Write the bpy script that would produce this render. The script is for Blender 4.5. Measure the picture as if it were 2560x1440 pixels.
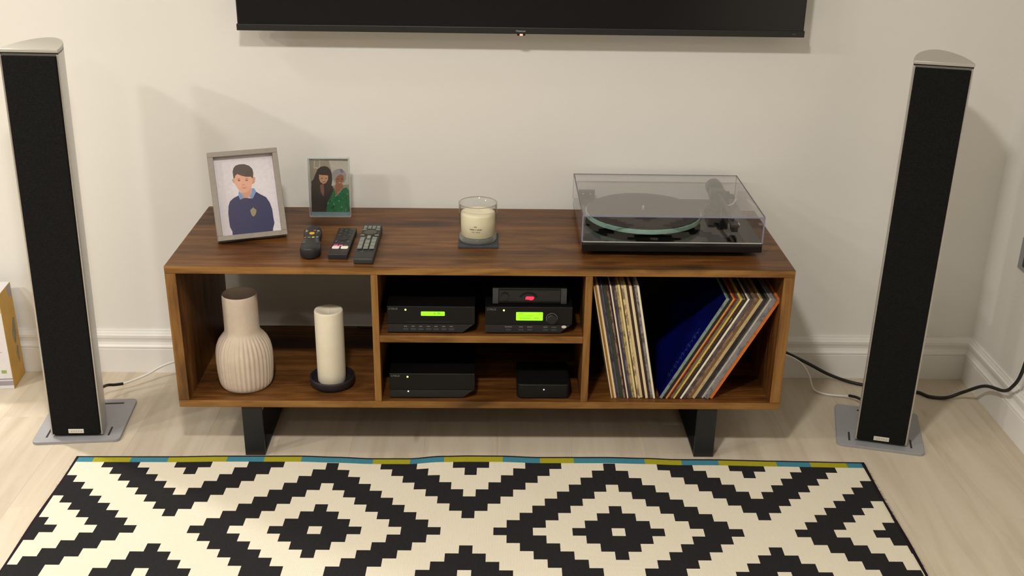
import bpy, bmesh, math, random
from mathutils import Matrix, Vector
random.seed(7)
for o in list(bpy.data.objects): bpy.data.objects.remove(o)
scene = bpy.context.scene
COL = scene.collection

# ------------------------------------------------------------------ camera
YAW, PIT, ROL = -.0149, -.3931, .0154
cy, sy = math.cos(YAW), math.sin(YAW)
fw = Vector((-sy*math.cos(PIT), cy*math.cos(PIT), math.sin(PIT)))
r0 = Vector((cy, sy, 0)); u0 = r0.cross(fw)
rt = math.cos(ROL)*r0 + math.sin(ROL)*u0
up = -math.sin(ROL)*r0 + math.cos(ROL)*u0
cam = bpy.data.cameras.new('camera'); cam.sensor_width = 36; cam.lens = 36*2743.8/2560
cam.clip_start = .05
co = bpy.data.objects.new('camera', cam); COL.objects.link(co)
mw = Matrix((rt, up, -fw)).transposed().to_4x4(); mw.translation = Vector((.7932, -2.9228, 1.4848))
co.matrix_world = mw
scene.camera = co

# ------------------------------------------------------------------ world, exposure
w = bpy.data.worlds.new('world'); scene.world = w; w.use_nodes = True
w.node_tree.nodes['Background'].inputs[0].default_value = (1, .93, .83, 1)
w.node_tree.nodes['Background'].inputs[1].default_value = .02
vs = scene.view_settings
vs.view_transform = 'Standard'; vs.look = 'None'; vs.exposure = 0.12; vs.gamma = 1; vs.use_curve_mapping = False
CEIL = 2.4
# ceiling downlights inferred from shadows; second, third, last are added fill: x, y, watts
DOWNLIGHTS_AND_FILL = [(-1.45, -2.10, 18), (-2.60, -2.10, 42), (.50, -2.10, 37), (-1.36, -.82, 9), (-1.66, .44, 52), (-.30, -3.38, 8)]
LIGHTCOL = (1, .945, .88)

# ------------------------------------------------------------------ helpers
def srgb(r, g, b):
    f = lambda c: (c/255/12.92) if c/255 <= .04045 else ((c/255+.055)/1.055)**2.4
    return (f(r), f(g), f(b), 1)

class NT:
    def __init__(s, name):
        s.m = bpy.data.materials.new(name); s.m.use_nodes = True
        s.t = s.m.node_tree; s.b = s.t.nodes['Principled BSDF']; s.out = s.t.nodes['Material Output']
    def n(s, typ, **kw):
        x = s.t.nodes.new(typ)
        for k, v in kw.items(): setattr(x, k, v)
        return x
    def l(s, a, b): s.t.links.new(a, b)
    def math(s, op, a, b=None, c=None):
        x = s.n('ShaderNodeMath', operation=op)
        for i, v in enumerate((a, b, c)):
            if v is None: continue
            if isinstance(v, (int, float)): x.inputs[i].default_value = v
            else: s.l(v, x.inputs[i])
        return x.outputs[0]
    def mix(s, fac, a, b, bt='MIX'):
        x = s.n('ShaderNodeMix', data_type='RGBA', blend_type=bt)
        for i, v in ((0, fac), (6, a), (7, b)):
            if isinstance(v, (int, float, tuple)): x.inputs[i].default_value = v
            else: s.l(v, x.inputs[i])
        return x.outputs[2]
    def coord(s, scale=(1, 1, 1), loc=(0, 0, 0), kind='Object'):
        tc = s.n('ShaderNodeTexCoord'); mp = s.n('ShaderNodeMapping')
        mp.inputs['Scale'].default_value = scale; mp.inputs['Location'].default_value = loc
        s.l(tc.outputs[kind], mp.inputs[0]); return mp.outputs[0]
    def noise(s, vec, scale=5, detail=4, rough=.55, dist=0):
        x = s.n('ShaderNodeTexNoise'); x.inputs['Scale'].default_value = scale
        x.inputs['Detail'].default_value = detail; x.inputs['Roughness'].default_value = rough
        x.inputs['Distortion'].default_value = dist
        s.l(vec, x.inputs['Vector']); return x.outputs['Fac']
    def ramp(s, fac, stops, interp='LINEAR'):
        x = s.n('ShaderNodeValToRGB'); cr = x.color_ramp; cr.interpolation = interp
        while len(cr.elements) < len(stops): cr.elements.new(.5)
        for e, (p, c) in zip(cr.elements, stops): e.position = p; e.color = c
        s.l(fac, x.inputs[0]); return x.outputs[0]
    def bump(s, h, strength=.2, dist=.002):
        x = s.n('ShaderNodeBump'); x.inputs['Strength'].default_value = strength; x.inputs['Distance'].default_value = dist
        s.l(h, x.inputs['Height']); s.l(x.outputs[0], s.b.inputs['Normal'])

def plain(name, col, rough=.5, metal=0, spec=.5, var=.06, nscale=30, bump=0):
    k = NT(name); c = k.coord(); f = k.noise(c, nscale, 3)
    a = tuple(min(1, x*(1-var)) for x in col[:3])+(1,); b = tuple(min(1, x*(1+var)) for x in col[:3])+(1,)
    k.l(k.ramp(f, [(.3, a), (.7, b)]), k.b.inputs['Base Color'])
    k.b.inputs['Roughness'].default_value = rough; k.b.inputs['Metallic'].default_value = metal
    k.b.inputs['Specular IOR Level'].default_value = spec
    if bump: k.bump(k.noise(c, nscale*6, 2), bump, .001)
    return k.m

def glow(name, col, strength):
    k = NT(name); c = k.coord(); f = k.noise(c, 60, 2)
    k.b.inputs['Base Color'].default_value = col
    e = k.ramp(f, [(.3, tuple(x*.93 for x in col[:3])+(1,)), (.7, col)])
    k.l(e, k.b.inputs['Emission Color']); k.b.inputs['Emission Strength'].default_value = strength
    k.b.inputs['Roughness'].default_value = .3
    return k.m

def clear(name, tint, ior=1.45, rough=0.0, haze=0.0, hazecol=(.6, .6, .65, 1), oneside=False):
    """clear sheet: tinted see-through body with a mirror-like skin"""
    k = NT(name); k.t.nodes.remove(k.b)
    tr = k.n('ShaderNodeBsdfTransparent'); tr.inputs[0].default_value = tint
    gl = k.n('ShaderNodeBsdfGlossy'); gl.inputs['Roughness'].default_value = rough; gl.inputs[0].default_value = (1, 1, 1, 1)
    fr = k.n('ShaderNodeFresnel'); ge = k.n('ShaderNodeNewGeometry')
    k.l(k.math('ADD', k.math('MULTIPLY', ge.outputs['Backfacing'], 1/ior-ior), ior), fr.inputs[0])
    m1 = k.n('ShaderNodeMixShader'); k.l(k.math('MULTIPLY', fr.outputs[0], k.math('SUBTRACT', 1.0, ge.outputs['Backfacing'])) if oneside else fr.outputs[0], m1.inputs[0]); k.l(tr.outputs[0], m1.inputs[1]); k.l(gl.outputs[0], m1.inputs[2])
    last = m1.outputs[0]
    if haze:
        df = k.n('ShaderNodeBsdfDiffuse'); df.inputs[0].default_value = hazecol
        m2 = k.n('ShaderNodeMixShader'); m2.inputs[0].default_value = haze
        k.l(last, m2.inputs[1]); k.l(df.outputs[0], m2.inputs[2]); last = m2.outputs[0]
    k.l(last, k.out.inputs[0])
    return k.m

# --- mesh building
def ob(name, bm, mats, parent=None, smooth=False, angle=None):
    me = bpy.data.meshes.new(name); bm.normal_update(); bm.to_mesh(me); bm.free()
    if not isinstance(mats, (list, tuple)): mats = [mats]
    for m in mats: me.materials.append(m)
    if smooth or angle:
        for p in me.polygons: p.use_smooth = True
    o = bpy.data.objects.new(name, me); COL.objects.link(o)
    if angle and not smooth:
        me.set_sharp_from_angle(angle=angle)
    if parent: o.parent = parent
    return o

def empty(name, loc=(0, 0, 0), rz=0):
    o = bpy.data.objects.new(name, None); COL.objects.link(o)
    o.empty_display_size = .05; o.location = loc; o.rotation_euler = (0, 0, rz); return o

def tag(o, label, cat, group=None):
    o['label'] = label; o['category'] = cat
    if group: o['group'] = group
    return o

def bx(bm, x0, x1, y0, y1, z0, z1, bev=0, seg=2, mi=0, mtx=None):
    r = bmesh.ops.create_cube(bm, size=1)
    vs_ = r['verts']
    bmesh.ops.scale(bm, vec=(x1-x0, y1-y0, z1-z0), verts=vs_)
    bmesh.ops.translate(bm, vec=((x0+x1)/2, (y0+y1)/2, (z0+z1)/2), verts=vs_)
    fs = list({f for v in vs_ for f in v.link_faces})
    if bev:
        es = list({e for v in vs_ for e in v.link_edges})
        rr = bmesh.ops.bevel(bm, geom=es, offset=bev, segments=seg, affect='EDGES', profile=.6)
        fs = list({f for f in fs if f.is_valid} | set(rr['faces'])); vs_ = list({v for f in fs for v in f.verts})
    for f in fs: f.material_index = mi
    if mtx: bmesh.ops.transform(bm, matrix=mtx, verts=vs_)
    return fs

def box(*a, **k):
    bm = bmesh.new(); bx(bm, *a, **k); return bm

def lathe(bm, prof, n=48, c=(0, 0), rfun=None, cap0=True, cap1=True):
    rings = []
    for i, (r, z) in enumerate(prof):
        ring = []
        for k in range(n):
            a = 2*math.pi*k/n; rr = r if rfun is None else rfun(r, z, a, i)
            ring.append(bm.verts.new((c[0]+rr*math.cos(a), c[1]+rr*math.sin(a), z)))
        rings.append(ring)
    for A, B in zip(rings, rings[1:]):
        for k in range(n):
            bm.faces.new((A[k], A[(k+1) % n], B[(k+1) % n], B[k]))
    if cap0: bm.faces.new(rings[0][::-1])
    if cap1: bm.faces.new(rings[-1])
    return bm

def prism(bm, pts, z0, z1, mi=0):
    a = [bm.verts.new((x, y, z0)) for x, y in pts]; b = [bm.verts.new((x, y, z1)) for x, y in pts]
    n = len(pts); fs = [bm.faces.new(a[::-1]), bm.faces.new(b)]
    for k in range(n): fs.append(bm.faces.new((a[k], a[(k+1) % n], b[(k+1) % n], b[k])))
    for f in fs: f.material_index = mi
    return fs

def rrect(x0, x1, y0, y1, r, n=6):
    out = []
    for cx_, cy_, a0 in ((x1-r, y1-r, 0), (x0+r, y1-r, 90), (x0+r, y0+r, 180), (x1-r, y0+r, 270)):
        for k in range(n+1):
            a = math.radians(a0+90*k/n); out.append((cx_+r*math.cos(a), cy_+r*math.sin(a)))
    return out

def smoothpath(pts, n=12):
    P = [Vector(p) for p in pts]; P = [2*P[0]-P[1]]+P+[2*P[-1]-P[-2]]; out = []
    for i in range(1, len(P)-2):
        a, b, c, d = P[i-1:i+3]
        for k in range(n):
            t = k/n
            out.append(.5*((2*b)+(c-a)*t+(2*a-5*b+4*c-d)*t*t+(-a+3*b-3*c+d)*t**3))
    out.append(P[-2]); return out

def tube(bm, path, r, n=10):
    rings = []; up_ = Vector((0, 0, 1))
    for i, p in enumerate(path):
        t = (path[min(i+1, len(path)-1)]-path[max(i-1, 0)]).normalized()
        s = t.cross(up_)
        if s.length < 1e-3: s = t.cross(Vector((0, 1, 0)))
        s.normalize(); q = s.cross(t)
        rr = r(i/(len(path)-1)) if callable(r) else r
        rings.append([bm.verts.new(p+rr*(math.cos(2*math.pi*k/n)*s+math.sin(2*math.pi*k/n)*q)) for k in range(n)])
    for A, B in zip(rings, rings[1:]):
        for k in range(n): bm.faces.new((A[k], A[(k+1) % n], B[(k+1) % n], B[k]))
    bm.faces.new(rings[0][::-1]); bm.faces.new(rings[-1]); return bm

def text(name, s, size, mat, parent, mtx, thick=.0003, align='LEFT'):
    cu = bpy.data.curves.new(name, 'FONT'); cu.body = s; cu.size = size; cu.extrude = thick
    cu.align_x = align; cu.resolution_u = 2
    t = bpy.data.objects.new(name, cu); COL.objects.link(t)
    dg = bpy.context.evaluated_depsgraph_get()
    me = bpy.data.meshes.new_from_object(t.evaluated_get(dg))
    bpy.data.objects.remove(t); me.materials.clear(); me.materials.append(mat)
    o = bpy.data.objects.new(name, me); COL.objects.link(o); o.parent = parent; o.matrix_local = mtx
    return o

FRONT = Matrix.Rotation(math.pi/2, 4, 'X')      # text lying in XY -> standing, facing -Y
def face_front(x, y, z): return Matrix.Translation((x, y, z)) @ FRONT

# ------------------------------------------------------------------ materials
def wall_mat():
    k = NT('painted_plaster'); c = k.coord()
    k.l(k.ramp(k.noise(c, 1.3, 4), [(.3, (.80, .785, .74, 1)), (.7, (.83, .815, .77, 1))]), k.b.inputs['Base Color'])
    k.b.inputs['Roughness'].default_value = .75; k.b.inputs['Specular IOR Level'].default_value = .25
    k.bump(k.noise(c, 90, 3), .08, .002); return k.m
M_wall = wall_mat()
M_trim = plain('white_satin_paint', (.83, .815, .78), .38, var=.015, nscale=4)
M_ceil = plain('ceiling_paint', (.82, .81, .78), .8, var=.02, nscale=2)

def floor_mat():
    k = NT('pale_oak_laminate'); tc = k.n('ShaderNodeTexCoord')
    oi = k.n('ShaderNodeObjectInfo')
    mp = k.n('ShaderNodeMapping'); mp.inputs['Scale'].default_value = (9, .9, 1); k.l(tc.outputs['Object'], mp.inputs[0])
    ad = k.n('ShaderNodeVectorMath', operation='ADD'); k.l(mp.outputs[0], ad.inputs[0])
    sc = k.n('ShaderNodeVectorMath', operation='SCALE'); sc.inputs['Scale'].default_value = 40
    k.l(oi.outputs['Location'], sc.inputs[0]); k.l(sc.outputs[0], ad.inputs[1])
    g = k.noise(ad.outputs[0], 2.2, 6, .6, .6)
    base = k.ramp(g, [(.25, srgb(186, 172, 150)), (.5, srgb(203, 191, 170)), (.8, srgb(214, 204, 185))])
    tint = k.ramp(oi.outputs['Random'], [(0, (.86, .86, .87, 1)), (1, (1.0, 1.0, 1.0, 1))])
    base = k.mix(1.0, base, tint, 'MULTIPLY')
    kn = k.n('ShaderNodeTexVoronoi'); kn.inputs['Scale'].default_value = 1.0
    m2 = k.n('ShaderNodeMapping'); m2.inputs['Scale'].default_value = (9, 2.6, 1); k.l(tc.outputs['Object'], m2.inputs[0])
    a2 = k.n('ShaderNodeVectorMath', operation='ADD'); k.l(m2.outputs[0], a2.inputs[0]); k.l(sc.outputs[0], a2.inputs[1])
    k.l(a2.outputs[0], kn.inputs['Vector'])
    kf = k.ramp(kn.outputs['Distance'], [(.02, (1, 1, 1, 1)), (.10, (0, 0, 0, 1))])
    k.l(k.mix(k.math('MULTIPLY', kf, .5), base, srgb(140, 122, 98)), k.b.inputs['Base Color'])
    k.b.inputs['Roughness'].default_value = .48; k.b.inputs['Specular IOR Level'].default_value = .35
    k.bump(g, .06, .001); return k.m
M_floor = floor_mat()

def wood_mat(name, axis, dark, mid, light, strips=True, rough=.42):
    k = NT(name)
    def S(al, ac): return {'x': (al, ac, ac), 'y': (ac, al, ac), 'z': (ac, ac, al)}[axis]
    g1 = k.noise(k.coord(S(1.3, 12)), 2.0, 5, .6, 1.4)
    g2 = k.noise(k.coord(S(5, 190)), 1.5, 3, .6, .3)
    g3 = k.noise(k.coord(S(3.2, 9), (3, 1, 2)), 1.6, 4, .6, .8)
    f = k.math('ADD', k.math('MULTIPLY', g1, .78), k.math('ADD', k.math('MULTIPLY', g2, .30), k.math('MULTIPLY', g3, .36)))
    f = k.math('SUBTRACT', f, .195)
    if strips:
        tc = k.n('ShaderNodeTexCoord'); sp = k.n('ShaderNodeSeparateXYZ'); k.l(tc.outputs['Object'], sp.inputs[0])
        st = k.math('FLOOR', k.math('DIVIDE', k.math('ADD', sp.outputs['Y' if axis != 'y' else 'X'], .013), .079))
        wn = k.n('ShaderNodeTexWhiteNoise', noise_dimensions='1D'); k.l(st, wn.inputs['W'])
        f = k.math('ADD', f, k.math('MULTIPLY', k.math('SUBTRACT', wn.outputs['Value'], .5), .13))
    col = k.ramp(f, [(.34, dark), (.53, mid), (.72, light)])
    v = k.n('ShaderNodeTexVoronoi'); v.inputs['Scale'].default_value = 1.0; v.inputs['Randomness'].default_value = 1
    k.l(k.coord(S(4.2, 15), (.37, .21, .13)), v.inputs['Vector'])
    wob = k.math('ADD', v.outputs['Distance'], k.math('MULTIPLY', k.math('SUBTRACT', g3, .5), .45))
    kn = k.ramp(wob, [(.09, (1, 1, 1, 1)), (.34, (0, 0, 0, 1))])
    kd = tuple(x*.45 for x in dark[:3])+(1,)
    k.l(k.mix(k.math('MULTIPLY', kn, .75), col, kd), k.b.inputs['Base Color'])
    k.b.inputs['Roughness'].default_value = rough; k.b.inputs['Specular IOR Level'].default_value = .35
    k.bump(f, .12, .0015); return k.m
WD, WM, WL = srgb(62, 34, 12), srgb(97, 60, 25), srgb(130, 88, 43)
ED, EM, EL = srgb(94, 60, 24), srgb(134, 94, 45), srgb(158, 117, 63)
M_woodx = wood_mat('walnut_stained_pine_long', 'x', WD, WM, WL)
M_woodz = wood_mat('walnut_stained_pine_upright', 'z', WD, WM, WL)
M_edgex = wood_mat('oiled_pine_edge_long', 'x', ED, EM, EL, False)
M_edgez = wood_mat('oiled_pine_edge_upright', 'z', ED, EM, EL, False)
M_panel = plain('black_stained_ply', srgb(16, 12, 10), .7, var=.15, nscale=12)
M_steel = plain('black_powder_coat', srgb(26, 27, 28), .5, var=.1, nscale=200, bump=.1)
M_black = plain('black_satin_plastic', srgb(24, 24, 25), .38, var=.05)
M_blackm = plain('black_matt_metal', srgb(10, 10, 10), .7, spec=.08, var=.08, nscale=120)
M_fascia = plain('charcoal_fascia', srgb(13, 13, 13), .5, spec=.3, var=.06, nscale=60)
M_gloss = plain('black_gloss_lacquer', (.008, .008, .008, 1), .10, spec=.5, var=.02)
M_alu = plain('brushed_aluminium', srgb(196, 194, 190), .34, .85, var=.05, nscale=150)
M_aluplate = plain('grey_painted_metal', srgb(150, 151, 154), .42, 0, var=.03, nscale=80)
def grille_mat():
    k = NT('black_speaker_cloth'); c = k.coord()
    v = k.n('ShaderNodeTexVoronoi'); v.inputs['Scale'].default_value = 420; k.l(c, v.inputs['Vector'])
    k.l(k.ramp(v.outputs['Distance'], [(.1, srgb(8, 8, 8)), (.7, srgb(26, 26, 25))]), k.b.inputs['Base Color'])
    k.b.inputs['Roughness'].default_value = .9; k.b.inputs['Specular IOR Level'].default_value = .15
    k.bump(v.outputs['Distance'], .3, .0008); return k.m
M_grille = grille_mat()
M_badge = plain('silver_badge', srgb(222, 219, 205), .35, .3, var=.03)
M_letter = plain('pale_lettering', srgb(170, 172, 170), .5, var=.03)
M_letterdim = plain('dim_lettering', srgb(120, 122, 120), .5, var=.03)
M_cablew = plain('white_cable', srgb(232, 228, 220), .5, var=.02)
M_cableb = plain('black_cable', srgb(22, 20, 20), .5, var=.05)
M_lcd = glow('green_display', (.24, .9, .012, 1), 1.25)
M_lcdink = glow('green_display_ink', (.10, .50, .01, 1), .9)
M_ledg = glow('green_led', (.62, 1, .22, 1), 1.6)
M_ledw = glow('warm_white_led', (1, .72, .55, 1), 1.6)
M_ledb = glow('blue_white_led', (.55, .62, 1, 1), 1.6)
M_red = glow('red_glow', (1, .02, .06, 1), 1.3)
M_tvled = glow('tv_standby_led', (1, .30, .20, 1), 1.6)

# ------------------------------------------------------------------ the room
def struct(o): o['kind'] = 'structure'; return o
XW = 2.1956; XL = -4.0; YB = -5.4; YH = 1.9; XE = -.90
def quadwall(name, pts, m, thick):
    bm = bmesh.new(); bx(bm, *pts); return struct(ob(name, bm, m))
quadwall('wall_back', (XE, XW+.1, 0, .1, 0, CEIL), M_wall, .1)
quadwall('wall_right', (XW, XW+.1, YB, 0, 0, CEIL), M_wall, .1)
M_far = plain('bounce_cut_dark', (.30, .285, .26), .8, var=.03, nscale=3)  # colour of unseen walls, darkened to cut bounce light
quadwall('wall_left', (XL-.1, XL, YB, YH, 0, CEIL), M_far, .1)
quadwall('wall_rear', (XL, XW, YB-.1, YB, 0, CEIL), M_far, .1)
quadwall('wall_hall', (XL, XE+.1, YH, YH+.1, 0, CEIL), M_wall, .1)
quadwall('wall_hall_side', (XE, XE+.1, .1, YH, 0, CEIL), M_wall, .1)
quadwall('ceiling', (XL, XW, YB, YH, CEIL, CEIL+.1), M_ceil, .1)
floor = quadwall('floor', (XL-.1, XW+.1, YB-.1, YH+.1, -.06, -.008), plain('underlay', srgb(70, 62, 52), .9), .1)

# floor boards, one object per board, run towards the wall
PW, PL = .192, 1.285
meshes = {}
def plank_mesh(w_, l_):
    key = (round(w_, 3), round(l_, 3))
    if key not in meshes:
        bm = box(0, w_-.0001, 0, l_-.0001, -.008, 0, bev=.00025, seg=1)
        me = bpy.data.meshes.new('floor_plank'); bm.to_mesh(me); bm.free(); me.materials.append(M_floor); meshes[key] = me
    return meshes[key]
x = XL; col = 0
while x < XW-.001:
    wd = min(PW, XW-x); y = YB - (col*.43 % PL)
    while y < YH-.001:
        y0 = max(y, YB); y1 = min(y+PL, YH)
        if x >= XE-.001: y1 = min(y1, 0.0)
        if y1-y0 > .02:
            o = bpy.data.objects.new('floor_plank', plank_mesh(wd, y1-y0)); COL.objects.link(o)
            o.location = (x, y0, 0); o.parent = floor
        y += PL
    x += PW; col += 1

# skirting boards
PROF = [(0, 0), (.018, 0), (.018, .0745), (.0155, .0765), (.018, .0785), (.018, .083), (.0135, .0875), (.0105, .095), (.0115, .103), (.0135, .109),
        (.0135, .1165), (.0095, .1185), (.008, .123), (.0055, .1275), (.005, .131), (0, .131)]
def skirting(name, p0, p1, nrm, m0=0, m1=0):
    """profile swept from p0 to p1; nrm points into the room; m0/m1 mitre shifts"""
    bm = bmesh.new(); d = (Vector(p1)-Vector(p0)).normalized(); n = Vector(nrm)
    A = [bm.verts.new(Vector(p0)+n*a+d*(a*m0)+Vector((0, 0, z))) for a, z in PROF]
    B = [bm.verts.new(Vector(p1)+n*a-d*(a*m1)+Vector((0, 0, z))) for a, z in PROF]
    k = len(PROF)
    for i in range(k): bm.faces.new((A[i], B[i], B[(i+1) % k], A[(i+1) % k]))
    bm.faces.new(A[::-1]); bm.faces.new(B)
    bmesh.ops.recalc_face_normals(bm, faces=bm.faces)
    return struct(ob(name, bm, M_trim))
skirting('baseboard_back', (XE, 0, 0), (XW, 0, 0), (0, -1, 0), 0, 1)
skirting('baseboard_right', (XW, YB, 0), (XW, 0, 0), (-1, 0, 0), 0, 1)

# recessed downlights and added fill lamps
M_lens = glow('downlight_lens', (1, .9, .75, 1), 6)
for x, y, p in DOWNLIGHTS_AND_FILL:
    t = tag(empty('ceiling_downlight_or_fill', (x, y, CEIL-.012)), 'round white flush panel light set in the ceiling among added fill lights', 'light', 'recessed ceiling downlights')
    ob('trim_ring', lathe(bmesh.new(), [(.100, .004), (.100, .001), (.112, 0), (.112, .012), (.100, .012), (.100, .004)], 32, cap0=False, cap1=False), M_trim, t, angle=.6)
    ob('lens', lathe(bmesh.new(), [(.100, .008), (.100, .011)], 32), M_lens, t)
    L = bpy.data.lights.new('downlight_or_fill', 'AREA'); L.shape = 'DISK'; L.size = .19; L.energy = p; L.color = LIGHTCOL
    lo = bpy.data.objects.new('downlight_or_fill_lamp', L); COL.objects.link(lo); lo.location = (0, 0, -.004); lo.parent = t

# ------------------------------------------------------------------ media unit
YF, UP = -.486, .0073
HT, HB, UW, UD = .5213, .1423, 1.5125, .4545
FZ = HB+.019; SH0, SH1 = .3245, .3435
CU, SU = math.cos(UP), math.sin(UP)
def U(x, y, z): return Vector((x*CU-y*SU, YF+x*SU+y*CU, z))
unit = tag(empty('media_unit', (0, YF, 0), UP), 'long low stained pine media unit with open compartments on black steel legs', 'tv unit')
def board(name, x0, x1, y0, y1, z0, z1, up=False, bev=.0016):
    bm = box(x0, x1, y0, y1, z0, z1, bev=bev, seg=2)
    bm.normal_update()
    for f in bm.faces: f.material_index = 1 if f.normal.y < -.6 else 0
    return ob(name, bm, [M_woodz, M_edgez] if up else [M_woodx, M_edgex], unit)
board('top_board', 0, UW, 0, UD, HT-.0185, HT)
board('bottom_board', 0, UW, 0, UD, HB, FZ)
board('side_board', 0, .0265, 0, UD, FZ, HT-.0185, True)
board('side_board', UW-.0265, UW, 0, UD, FZ, HT-.0185, True)
board('divider', .490, .507, 0, UD-.001, FZ, HT-.0185, True)
board('divider', 1.0065, 1.0245, 0, UD-.001, FZ, HT-.0185, True)
board('shelf', .507, 1.0065, 0, UD-.001, SH0, SH1)
ob('back_panel', box(.507, 1.0065, UD-.010, UD-.004, FZ, SH0), M_panel, unit)
ob('back_panel', box(.507, 1.0065, UD-.010, UD-.004, SH1, HT-.0185), M_panel, unit)
ob('back_panel', box(1.0245, UW-.0265, UD-.010, UD-.004, FZ, HT-.0185), M_panel, unit)
for xa in (.153, 1.306):
    bm = bmesh.new()
    bx(bm, xa, xa+.0505, .005, .013, .0, HB, bev=.0008)
    bx(bm, xa, xa+.0505, .402, .410, .0, HB, bev=.0008)
    bx(bm, xa, xa+.0505, .013, .402, .0, .008, bev=.0008)
    bx(bm, xa, xa+.0505, .013, .402, HB-.006, HB-.0002, bev=.0008)
    ob('leg', bm, M_steel, unit)

# ------------------------------------------------------------------ television
tv = tag(empty('television', (.1238, 0, 1.0098)), 'wide flat black television hung on the white wall', 'television')
TW, TH = 1.4519, .838
ob('back_shell', box(.08, TW-.08, -.056, -.03, .06, TH-.06, bev=.012), M_black, tv)
ob('wall_bracket', box(TW/2-.22, TW/2+.22, -.03, -.0005, .25, .6, bev=.003), M_blackm, tv)
ob('bezel', box(.002, TW-.002, -.078, -.056, .012, TH, bev=.002), M_black, tv)
def screen_mat():
    k = NT('tv_panel_glass'); k.b.inputs['Base Color'].default_value = (.008, .008, .009, 1)
    k.b.inputs['Roughness'].default_value = .16; k.b.inputs['Specular IOR Level'].default_value = .35
    k.bump(k.noise(k.coord(), 900, 1), .02, .0003); return k.m
ob('screen', box(.006, TW-.006, -.0795, -.077, .0165, TH-.006), screen_mat(), tv)
bb = ob('bottom_strip', box(0, TW, -.082, -.05, 0, .0165, bev=.0015), plain('tv_strip', srgb(24, 23, 23), .45), tv)
text('brand_lettering', 'Hisense', .0078, M_letter, bb, face_front(TW/2-.0145, -.0823, .0052), .0002)
text('model_lettering', '|||||||||', .0032, M_letterdim, bb, face_front(TW-.031, -.0823, .0075), .0001)
ob('standby_sensor', box(TW/2-.011, TW/2+.010, -.081, -.066, -.0045, .0003, bev=.001), M_gloss, tv)
ob('standby_light', box(TW/2-.0045, TW/2+.0035, -.0818, -.0808, -.0042, .0002), M_tvled, tv)

# ------------------------------------------------------------------ floorstanding speakers
def dshape(hw, dp, n=26, y0=0):
    out = [(-hw, y0), (hw, y0)]
    for k in range(1, n):
        a = math.pi*k/n; xx = hw*math.cos(a); out.append((xx, y0+(dp-y0)*max(0, 1-abs(xx/hw)**1.9)**.62))
    return out
def speaker(loc, rz, prz, lean, lab):
    t = tag(empty('floor_speaker', (loc[0], loc[1], 0)), lab, 'speaker')
    # base plate with slots
    bm = bmesh.new(); prism(bm, rrect(-.111, .111, -.028, .198, .014), .0, .008)
    pl = ob('base_plate', bm, M_aluplate, t); pl.rotation_euler = (0, 0, prz)
    md = pl.modifiers.new('bevel', 'BEVEL'); md.width = .001; md.segments = 2; md.limit_method = 'ANGLE'
    ob('slot', box(-.052, .080, .168, .176, .0075, .0084, bev=.0002, seg=1), M_cableb, pl)
    ob('slot', box(-.081, -.076, -.005, .04, .0075, .0084, bev=.0002, seg=1), M_cableb, pl)
    ob('slot', box(.076, .081, -.005, .04, .0075, .0084, bev=.0002, seg=1), M_cableb, pl)
    T = Matrix.Translation((0, 0, .008)) @ Matrix.Rotation(rz, 4, 'Z') @ Matrix.Rotation(lean[0], 4, 'Y') @ Matrix.Rotation(lean[1], 4, 'X')
    def part(n, bm, m, par=t, **kw):
        o = ob(n, bm, m, par, **kw)
        if par is t: o.matrix_local = T
        return o
    bm = bmesh.new(); prism(bm, dshape(.0655, .163, y0=.0), .004, .995)
    body = part('cabinet', bm, M_alu, angle=.5)
    bm = bmesh.new(); prism(bm, dshape(.060, .155, y0=.004), .0, .004); part('plinth', bm, M_black, angle=.5)
    part('grille', box(-.0605, .0605, -.009, .0005, .008, .990, bev=.003, seg=3), M_grille)
    for s in (-1, 1):
        part('edge_rail', box(min(s*.0612, s*.0655), max(s*.0612, s*.0655), -.006, .006, .006, .994, bev=.0012), M_alu)
    bm = bmesh.new(); prism(bm, dshape(.0655, .163, y0=-.005), .995, .998); part('shadow_gap', bm, M_black, angle=.5)
    bm = bmesh.new(); prism(bm, dshape(.0665, .165, y0=-.008), .998, 1.006)
    cp = part('top_cap', bm, plain('silver_cap', srgb(190, 187, 178), .4, .35, var=.02), angle=.5)
    md = cp.modifiers.new('bevel', 'BEVEL'); md.width = .0015; md.segments = 2; md.limit_method = 'ANGLE'
    b = part('badge', box(-.0195, .0195, -.0105, -.0088, .0125, .0245, bev=.0005, seg=1), M_badge)
    for q in range(5):
        ob('badge_letter', box(-.0125+q*.006, -.0095+q*.006, -.0107, -.0104, .0165, .0205), M_letter, b)
    return t
speaker((-.302, -.401, 0), .07, .09, (.020, -.014), 'tall slim black and silver speaker between the white carton and the unit')
speaker((1.810, -.409, 0), -.255, -.25, (.004, -.004), 'tall slim black and silver speaker in the room corner beside the record compartment')

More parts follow.
